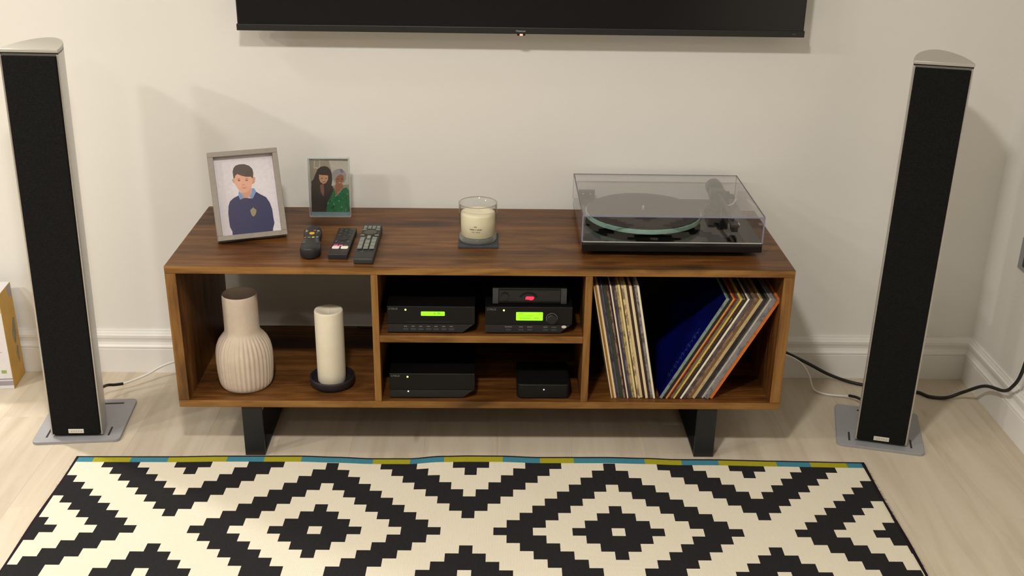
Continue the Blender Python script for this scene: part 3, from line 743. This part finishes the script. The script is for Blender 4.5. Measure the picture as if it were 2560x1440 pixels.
# ------------------------------------------------------------------ left compartment
M_vase = plain('matt_ceramic', srgb(204, 188, 170), .75, var=.05, nscale=40, bump=.12)
vz = [(.050, 0), (.0595, .0015), (.0635, .007), (.0665, .020), (.0690, .045), (.0700, .075), (.0692, .098), (.0660, .114), (.0602, .128), (.0530, .139), (.0470, .147), (.0444, .153), (.0436, .162), (.0434, .19), (.0434, .238), (.0431, .250), (.0421, .2525), (.0407, .2515), (.0397, .247), (.0397, .19), (.0397, .165), (.038, .160), (.02, .158)]
def fl(r, z, a, i):
    if i > 12 or z < .0005: return r
    k = min(1, z/.012)*max(0, min(1, (.150-z)/.020))
    return r + .0036*k*(abs(math.cos(a*18))-.5)*min(1, r/.06)
# resample the profile so the flutes stay crisp
bm = bmesh.new(); prof = []
for (a, b), (c, d) in zip(vz, vz[1:]):
    for t in (0, .5): prof.append((a+(c-a)*t, b+(d-b)*t))
prof.append(vz[-1]); idx = 24
lathe(bm, prof, 252, rfun=lambda r, z, a, i: fl(r, z, a, 0) if i <= idx else r)
vs_o = ob('vase', bm, M_vase, None, smooth=True); vs_o.location = U(.1505, .0935, FZ)
tag(vs_o, 'beige ceramic vase with a ribbed round body and plain wide neck', 'vase')

dish = ob('candle_dish', lathe(bmesh.new(), [(.046, 0), (.052, .002), (.0565, .008), (.0578, .020), (.0575, .026), (.056, .0268), (.0545, .026), (.0545, .012), (.050, .0075), (.01, .007)], 64), plain('dark_cast_metal', srgb(34, 29, 33), .55, var=.1), None, smooth=True)
dish.location = U(.3715, .0935, FZ); tag(dish, 'shallow round black dish holding the tall pillar candle', 'candle holder')
pc = tag(empty('pillar_candle', U(.3695, .1005, FZ+.0072)), 'tall ivory pillar candle standing in a round black dish', 'candle')
def dip(r, z, a, i): return r
ob('wax_body', lathe(bmesh.new(), [(.034, 0), (.0358, .003), (.0362, .02), (.0364, .10), (.0362, .196), (.0350, .1995), (.030, .1990), (.018, .1955), (.006, .1925), (.002, .192)], 56), wax('ivory_wax', srgb(226, 216, 190), srgb(238, 231, 210)), pc, smooth=True)
ob('wick', lathe(bmesh.new(), [(.0011, .191), (.0010, .203)], 8), M_cablew, pc)

# ------------------------------------------------------------------ hi-fi boxes
def hifi(name, x0, x1, yf, z0, h_, lab, cat):
    t = tag(empty(name, U(x0, yf, z0), UP), lab, cat); W = x1-x0
    bm = bmesh.new()
    # case with chamfered lower right corner
    pts = [(0, .004), (W*.86, .004), (W, .004+h_*.30), (W, h_), (0, h_)]
    a = [bm.verts.new((x, .004, z)) for x, z in pts]; b = [bm.verts.new((x, .34, z)) for x, z in pts]
    n = len(pts); bm.faces.new(a); bm.faces.new(b[::-1])
    for k in range(n): bm.faces.new((a[k], b[k], b[(k+1) % n], a[(k+1) % n]))
    bmesh.ops.recalc_face_normals(bm, faces=bm.faces)
    ob('case', bm, M_blackm, t)
    bm = bmesh.new()
    pts = [(0, h_*.36), (W, h_*.36), (W, h_), (0, h_)]
    bx(bm, 0, W, 0, .004, h_*.36+.0005, h_, bev=.0008, seg=1); ob('upper_fascia', bm, M_fascia, t)
    bm = bmesh.new(); pts = [(0, .004), (W*.86, .004), (W*.985, h_*.36-.0005), (0, h_*.36-.0005)]
    a = [bm.verts.new((x, .0005, z)) for x, z in pts]; b = [bm.verts.new((x, .004, z)) for x, z in pts]
    bm.faces.new(a); bm.faces.new(b[::-1])
    for k in range(4): bm.faces.new((a[k], b[k], b[(k+1) % 4], a[(k+1) % 4]))
    bmesh.ops.recalc_face_normals(bm, faces=bm.faces)
    ob('lower_fascia', bm, plain('charcoal_fascia_low', srgb(24, 25, 26), .5, var=.05), t)
    for x in (.02, W-.05):
        for y in (.03, .30): ob('foot', lathe(bmesh.new(), [(.009, 0), (.009, .0042)], 16, c=(x, y)), M_black, t)
    text('brand_lettering', 'CYRUS', .0072, M_letterdim, t, face_front(.004, -.0003, h_-.0085), .0002)
    led = ob('power_light', lathe(bmesh.new(), [(.0024, 0), (.0022, .0009), (.0012, .0012)], 16), M_ledg, t)
    led.matrix_local = Matrix.Translation((.0455, 0, h_-.0085)) @ Matrix.Rotation(math.pi/2, 4, 'X')
    return t, W
def screen(t, x0, x1, z0, z1):
    bm = bmesh.new(); prism(bm, rrect(x0, x1, z0, z1, .0018, 4), 0, .0006)
    o = ob('display', bm, M_lcd, t); o.matrix_local = face_front(0, 0, 0); return o
def ink(par, marks_):
    bm = bmesh.new()
    for x0, x1, z0, z1 in marks_: bx(bm, x0, x1, z0, z1, .0006, .0008)
    ob('display_marks', bm, M_lcdink, par)
h1, W = hifi('cd_player', .5255, .7400, .012, SH1, .0725, 'slim black hi-fi CD player with a narrow green display on the shelf', 'cd player')
d = screen(h1, .083, .141, .0485, .0595); ink(d, [(.0985, .0995, .0505, .0585), (.1035, .106, .053, .0555), (.114, .118, .052, .0575), (.123, .130, .0525, .0575)])
ob('disc_slot', box(.046, .160, -.0004, .001, .031, .0335), plain('slot_black', (.004, .004, .004, 1), .6), h1)
for q in range(7):
    button(h1, .045+q*.0187, .0004, .0125, .0125, .005, .0012, (58, 58, 62), False).matrix_local = face_front(.045+q*.0187, .0006, .0125)
    ob('key_caption', box(.0405+q*.0187, .0485+q*.0187, .0000, .0006, .0188, .0205), M_letterdim, h1)
h2, W = hifi('amplifier', .7655, .9790, .012, SH1, .0725, 'slim black hi-fi amplifier with a square green display and volume knob', 'amplifier')
d = screen(h2, .0755, .1410, .0375, .0595); ink(d, [(.082, .094, .0545, .0565), (.130, .137, .0550, .0562), (.098, .117, .0495, .0508), (.084, .112, .0425, .0448), (.119, .131, .0425, .0450)])
kn = ob('volume_knob', lathe(bmesh.new(), [(.0125, 0), (.0122, .010), (.0108, .0115), (.003, .0115)], 40), M_black, h2, angle=.5); kn.matrix_local = Matrix.Translation((.163, 0, .0435)) @ Matrix.Rotation(math.pi/2, 4, 'X')
ob('knob_ring', lathe(bmesh.new(), [(.0138, 0), (.0142, .0008), (.0132, .0010)], 40, cap0=False, cap1=False), M_letterdim, h2).matrix_local = Matrix.Translation((.163, 0, .0435)) @ Matrix.Rotation(math.pi/2, 4, 'X')
for x, w_ in ((.048, .018), (.083, .010), (.103, .013), (.143, .010), (.163, .012)):
    ob('key_caption', box(x, x+w_, .0000, .0006, .0188, .0203), M_letterdim, h2)
    button(h2, 0, 0, 0, .0125, .005, .0012, (52, 53, 55), False).matrix_local = face_front(x+w_/2, .0006, .0125)
bm = bmesh.new(); prism(bm, [(.0062*math.cos(a*math.pi/12), .0036*math.sin(a*math.pi/12)) for a in range(24)], 0, .0008)
ob('headphone_mark', bm, M_badge, h2).matrix_local = face_front(.1935, .0004, .0205)
h3, W = hifi('power_supply', .5262, .7400, .015, FZ, .0700, 'plain black hi-fi power supply with a green light and no display, on the unit floor', 'power supply')
ld = ob('status_light', lathe(bmesh.new(), [(.0019, 0), (.0017, .0009), (.001, .0011)], 14), M_ledw, h3); ld.matrix_local = Matrix.Translation((.0465, .0005, .0205)) @ Matrix.Rotation(math.pi/2, 4, 'X')
# small phono box on the amplifier
t = tag(empty('phono_box', U(.7833, .031, SH1+.0725), UP), 'small black phono box with a red glowing window on top of the amplifier', 'phono stage')
W = .1815; HH = .0425
ob('case', box(0, W, .003, .12, .0, HH, bev=.002), M_blackm, t)
ob('front_panel', box(.0, W, 0, .003, .0015, HH-.0005, bev=.0008, seg=1), M_fascia, t)
for x0, x1 in ((.0, .014), (W-.014, W)): ob('end_cheek', box(x0, x1, -.0012, .0005, .0015, HH-.0005, bev=.0004, seg=1), plain('end_cheek', srgb(56, 58, 60), .5), t)
ob('recess', box(.016, W-.016, -.0003, .001, .007, HH-.006), M_remdark, t)
kn = ob('selector_knob', lathe(bmesh.new(), [(.0095, 0), (.009, .006), (.003, .0065)], 28), M_black, t, angle=.5); kn.matrix_local = Matrix.Translation((.030, 0, .021)) @ Matrix.Rotation(math.pi/2, 4, 'X')
bm = bmesh.new(); prism(bm, [(-.0105, -.0005), (-.009, .006), (-.007, .0072), (.009, .0072), (.0115, .004), (.009, -.001), (.003, -.0028), (-.002, -.001)], 0, .0006)
ob('red_window', bm, M_red, t).matrix_local = face_front(.0905, -.0003, .0135)
bm = bmesh.new(); prism(bm, [(.024*math.cos(math.radians(a)), .020*math.sin(math.radians(a))) for a in range(20, 161, 10)]+[(.019*math.cos(math.radians(a)), .015*math.sin(math.radians(a))) for a in range(160, 19, -10)], 0, .0006)
ob('scale_arc', bm, M_fascia, t).matrix_local = face_front(.088, -.0003, .0125)
# streaming box
t = tag(empty('streaming_box', U(.8464, .0165, FZ), UP), 'small plain black square streaming box with a tiny blue light', 'streaming box')
bm = bmesh.new(); prism(bm, rrect(0, .1345, 0, .1345, .014, 6), .0015, .040); bmesh.ops.recalc_face_normals(bm, faces=bm.faces)
o = ob('body', bm, M_fascia, t, angle=.5); md = o.modifiers.new('bevel', 'BEVEL'); md.width = .0018; md.segments = 2; md.limit_method = 'ANGLE'
bm = bmesh.new(); prism(bm, rrect(.004, .1305, .004, .1305, .012, 6), .0399, .0404); ob('top_panel', bm, M_gloss, t)
bm = bmesh.new(); prism(bm, rrect(.006, .1285, .006, .1285, .012, 6), 0, .0016); ob('foot_pad', bm, M_black, t)
ld = ob('status_light', lathe(bmesh.new(), [(.0018, 0), (.0016, .0009), (.001, .0011)], 14), M_ledb, t); ld.matrix_local = Matrix.Translation((.068, -.0002, .0265)) @ Matrix.Rotation(math.pi/2, 4, 'X')

# ------------------------------------------------------------------ records
def sleeve_mat(c1, c2, mott, seed):
    k = NT('sleeve_card'); c = k.coord((60, 6, 46), (seed*3.1, seed*1.7, seed*2.3)); f = k.noise(c, 1.0, 4, .7, .5); th = .28+.45*mott
    k.l(k.ramp(f, [(th-.05, srgb(*c2)), (th+.05, srgb(*c1))]), k.b.inputs['Base Color'])
    k.b.inputs['Roughness'].default_value = .5; return k.m
LPH = .3145
def record(x, w_, ang, yf, c1, c2, mott, seed, lab, h_=LPH):
    """ang>0 leans to +x; x is the lowest corner on the unit floor"""
    bm = bmesh.new()
    if ang >= 0: bx(bm, -w_+.0002, 0, 0, .313, 0, h_, bev=.0004, seg=1)
    else: bx(bm, 0, w_-.0002, 0, .313, 0, h_, bev=.0004, seg=1)
    o = ob('record_sleeve', bm, sleeve_mat(c1, c2, mott, seed)); tag(o, lab, 'record', 'vinyl records in the unit')
    o.matrix_world = Matrix.Translation(U(x, yf, FZ)) @ Matrix.Rotation(UP, 4, 'Z') @ Matrix.Rotation(ang, 4, 'Y')
    return o
CR = (222, 204, 158); BK = (30, 22, 24)
LEFT = [(3.0, (226, 206, 160), (200, 176, 128), .12, 'thin cream record spine standing against the compartment divider'),
        (5.0, (150, 104, 44), (120, 78, 30), .25, 'ochre brown record spine between two cream ones'),
        (5.5, (230, 208, 162), (210, 186, 140), .1, 'cream record spine right after the ochre brown one'),
        (5.0, (70, 62, 84), (40, 38, 54), .35, 'mottled purple navy record spine beside a cream one'),
        (4.0, (96, 94, 104), (58, 58, 72), .3, 'slate grey record spine next to the dark green one'),
        (9.0, (48, 58, 44), (36, 46, 38), .3, 'thick dark green record spine among the upright records'),
        (5.5, (150, 112, 100), (86, 46, 44), .45, 'blotchy pink and maroon record spine beside the dark green one'),
        (3.5, (30, 22, 24), (44, 30, 30), .3, 'thin black record spine beside the blotchy maroon one'),
        (4.0, (236, 222, 186), (206, 190, 150), .1, 'thin bright cream record spine next to a dark purple one'),
        (5.0, (66, 56, 90), (44, 40, 60), .3, 'dark purple record spine beside a thin bright cream one'),
        (5.0, (120, 108, 100), (70, 62, 62), .45, 'grey brown mottled record spine beside the dark purple one'),
        (6.5, (180, 160, 112), (118, 104, 70), .4, 'patchy tan record spine in the middle of the upright records'),
        (5.0, (232, 212, 150), (196, 172, 112), .12, 'pale yellow record spine beside the patchy tan one'),
        (2.5, (84, 66, 30), (60, 46, 26), .2, 'thin dark olive record spine between pale ones'),
        (5.5, (220, 198, 148), (138, 110, 92), .42, 'cream record spine with brown smudges beside a plain cream one'),
        (7.5, (226, 208, 160), (206, 186, 136), .08, 'broad plain cream record spine left of the lettered maroon one'),
        (6.5, (52, 26, 26), (190, 150, 106), .20, 'dark maroon record spine with cream lettering marks'),
        (7.0, (232, 214, 170), (208, 190, 146), .08, 'broad cream record spine between two dark maroon ones'),
        (5.5, (44, 24, 26), (66, 40, 38), .3, 'plain dark maroon record spine near the end of the upright records'),
        (7.0, (150, 144, 142), (92, 86, 84), .42, 'lilac grey mottled record spine near the end of the upright records'),
        (5.5, (236, 228, 198), (210, 204, 176), .1, 'off-white record spine at the open end of the upright row'),
        (1.6, (46, 22, 30), (34, 18, 24), .2, 'thin dark maroon sleeve at the open end of the upright row')]
ANG = -.190; tot = sum(a[0] for a in LEFT); sc = .1115/tot
x = 1.0868
for i, (w_, c1, c2, mo, lab) in enumerate(LEFT):
    wd = w_*sc
    record(x, wd, ANG, .022+random.uniform(-.002, .003), c1, c2, mo, i+1, lab, LPH-random.uniform(0, .003))
    x += wd/math.cos(ANG)
RIGHT = [(75, (128, 146, 138), (92, 104, 100), .35, 'blue-covered leaning record with a pale teal spine, first of the slanted row'),
         (70, (24, 20, 20), (40, 34, 30), .3, 'black record spine behind the blue-covered leaning record'),
         (40, (206, 140, 70), (130, 150, 60), .26, 'thin orange leaning record spine with green patches, beside the crimson one'),
         (60, (150, 38, 48), (88, 26, 30), .4, 'crimson leaning record spine in the slanted row'),
         (50, (112, 104, 74), (76, 84, 70), .4, 'olive grey leaning record spine beside the crimson one'),
         (50, (222, 190, 90), (196, 166, 74), .15, 'yellow leaning record spine in the slanted row'),
         (70, (226, 206, 150), (56, 38, 34), .78, 'leaning record spine with a cream end and dark brown length'),
         (40, (36, 26, 24), (54, 38, 32), .2, 'thin dark brown leaning record spine beside the white one'),
         (45, (240, 232, 204), (210, 202, 172), .1, 'thin white leaning record spine in the slanted row'),
         (75, (96, 84, 90), (66, 56, 62), .45, 'purple grey leaning record spine right after the white one'),
         (80, (150, 118, 92), (104, 86, 74), .45, 'mauve brown leaning record spine in the slanted row'),
         (50, (120, 90, 50), (86, 64, 38), .25, 'dark tan leaning record spine beside the beige one'),
         (80, (190, 168, 122), (160, 138, 98), .25, 'beige leaning record spine beside a black speckled one'),
         (80, (46, 42, 58), (24, 20, 24), .5, 'black and navy speckled leaning record spine'),
         (50, (70, 66, 62), (50, 46, 44), .35, 'dark grey leaning record spine beside the light grey one'),
         (60, (190, 188, 176), (158, 152, 146), .3, 'light grey leaning record spine near the orange one'),
         (100, (132, 128, 128), (96, 92, 98), .35, 'slate grey leaning record spine touching the orange one'),
         (90, (206, 116, 48), (186, 84, 46), .3, 'bright orange leaning record spine, last of the slanted row')]
ANG = .492; tot = sum(a[0] for a in RIGHT); sc = .1205/tot
x = 1.2065
for i, (w_, c1, c2, mo, lab) in enumerate(RIGHT):
    wd = w_*sc; x += wd/math.cos(ANG)
    o = record(x, wd, ANG, .020+random.uniform(-.002, .003), c1, c2, mo, i+41, lab, LPH-random.uniform(0, .002))
    if i == 0:
        k = NT('blue_cover'); f = k.noise(k.coord((1, 1, 1)), 5, 3)
        k.l(k.ramp(f, [(.35, srgb(4, 7, 62)), (.65, srgb(9, 15, 104))]), k.b.inputs['Base Color']); k.b.inputs['Roughness'].default_value = .35
        ob('front_cover', box(-wd-.0004, -wd+.0001, .001, .312, .001, LPH-.004), k.m, o)
        # script title running up the cover near its open edge
        bm = bmesh.new(); pts = []
        for q in range(150):
            tt_ = q/149; pts.append((.030+.0085*math.sin(q*.95)*(1+.5*math.sin(q*.21)), .050+.150*tt_+.003*math.sin(q*.47)))
        for (a, b), (c, d2) in zip(pts, pts[1:]):
            n = Vector((c-a, d2-b)).orthogonal().normalized()*.0007
            v = [bm.verts.new((-wd-.0006, p, r_)) for p, r_ in ((a+n.x, b+n.y), (a-n.x, b-n.y), (c-n.x, d2-n.y), (c+n.x, d2+n.y))]; bm.faces.new(v)
        ob('cover_script', bm, plain('pale_blue_ink', srgb(46, 66, 128), .5), o)

# ------------------------------------------------------------------ carton at far left
ct = tag(empty('carton', (-.5783, -.129, 0)), 'white and yellow printed carton standing against the wall beside the speaker', 'box')
ct.rotation_euler = (0, 0, .106)
M_cw = plain('white_card', srgb(226, 224, 226), .5, var=.02); M_cy = plain('yellow_card', srgb(204, 160, 68), .55, var=.10, nscale=18)
bm = box(-.30, 0, 0, .104, 0, .288, bev=.0012, seg=1); bm.normal_update()
for f in bm.faces: f.material_index = 1 if f.normal.x > .6 else 0
ob('box_body', bm, [M_cw, M_cy], ct)
M_pr = plain('grey_print', srgb(140, 132, 112), .6, var=.2, nscale=60); M_pr2 = plain('lilac_print', srgb(160, 156, 168), .6)
def sideprint(pts, m):
    bm = bmesh.new(); f = bm.faces.new([bm.verts.new((.0003, y, z)) for y, z in pts]); f.normal_update()
    if f.normal.x < 0: f.normal_flip()
    ob('printed_panel', bm, m, ct)
sideprint([(.055, .150), (.075, .190), (.088, .186), (.086, .140), (.070, .110), (.058, .120)], M_pr)
sideprint([(.062, .085), (.072, .105), (.082, .098), (.080, .060), (.070, .048)], M_pr)
sideprint([(.065, .286), (.098, .286), (.096, .25), (.075, .25)], M_pr2)
def frontprint(x0, x1, z0, z1, m): ob('printed_panel', box(x0, x1, -.0004, .0001, z0, z1), m, ct)
frontprint(-.30, -.001, .030, .034, M_pr2); frontprint(-.30, -.001, .012, .026, M_pr2)
frontprint(-.30, -.018, .115, .1165, M_pr2)
frontprint(-.028, -.014, .050, .060, plain('green_mark', srgb(150, 172, 110), .6))
frontprint(-.30, -.001, .235, .286, plain('tan_print', srgb(206, 186, 150), .6))

# ------------------------------------------------------------------ cables
def cable(name, pts, r, m, lab, cat='cable', n=14):
    t = tag(empty(name, pts[0]), lab, cat); o0 = Vector(pts[0])
    ob('flex', tube(bmesh.new(), [p-o0 for p in smoothpath(pts, n)], r, 10), m, t, smooth=True); return t, o0
t, o0 = cable('speaker_cable', [(.03, -.08, .085), (-.06, -.085, .083), (-.131, -.090, .0702), (-.168, -.10, .0585), (-.1998, -.115, .0438), (-.2366, -.135, .0338), (-.2638, -.15, .0293)], .0034, M_cablew, 'white speaker cable with a black end behind the speaker near the carton')
ob('plug', tube(bmesh.new(), [p-o0 for p in smoothpath([(-.262, -.149, .0296), (-.280, -.165, .0345), (-.2946, -.18, .041), (-.300, -.215, .05)], 6)], .0042, 10), M_cableb, t, smooth=True)
t, o0 = cable('speaker_cable', [(1.50, -.060, .118), (1.60, -.075, .112), (1.668, -.080, .085), (1.700, -.085, .045), (1.712, -.105, .010), (1.740, -.125, .0032), (1.790, -.150, .010), (1.806, -.170, .020)], .0028, M_cablew, 'white speaker cable drooping to the floor by the corner speaker')
ob('plug', tube(bmesh.new(), [p-o0 for p in smoothpath([(1.800, -.160, .017), (1.815, -.185, .024), (1.825, -.235, .034)], 6)], .0042, 10), M_cableb, t, smooth=True)
t, o0 = cable('power_cable', [(1.50, -.045, .125), (1.60, -.046, .110), (1.690, -.046, .070), (1.770, -.048, .028), (1.828, -.052, .0075), (1.880, -.075, .0052), (1.950, -.100, .0052), (2.012, -.112, .0052), (2.040, -.140, .0052), (2.085, -.150, .008), (2.125, -.165, .035), (2.150, -.225, .085), (2.158, -.315, .118), (2.160, -.352, .150), (2.165, -.372, .195), (2.172, -.372, .27), (2.176, -.355, .36), (2.178, -.325, .43)], .0048, M_cableb, 'black power cable running from the unit along the floor up the side wall')
ob('plug', box(2.158-o0.x, XW-.012-o0.x, -.352-o0.y, -.300-o0.y, .425-o0.z, .470-o0.z, bev=.004), M_black, t)
so = tag(empty('wall_socket', (XW, -.190, .427)), 'brushed grey double wall socket on the side wall', 'wall socket')
ob('face_plate', box(-.006, 0, -.147, 0, 0, .086, bev=.002), M_aluplate, so)
for q in (-.045, -.105):
    ob('outlet', box(-.0072, -.0055, q-.018, q+.018, .012, .050, bev=.0008, seg=1), M_black, so)
    ob('rocker_switch', box(-.0085, -.0055, q-.008, q+.008, .060, .078, bev=.001, seg=1), M_cablew, so)
bm = tube(bmesh.new(), smoothpath([(.03, 0, .012), (.07, .002, .010), (.10, .003, .022), (.124, .004, .030)], 8), .0018, 8)
c = ob('thin_cable', bm, M_cableb, None, smooth=True); c.location = U(.365, .438, FZ-.008); tag(c, 'thin dark cable lying behind the pillar candle at the open back', 'cable')
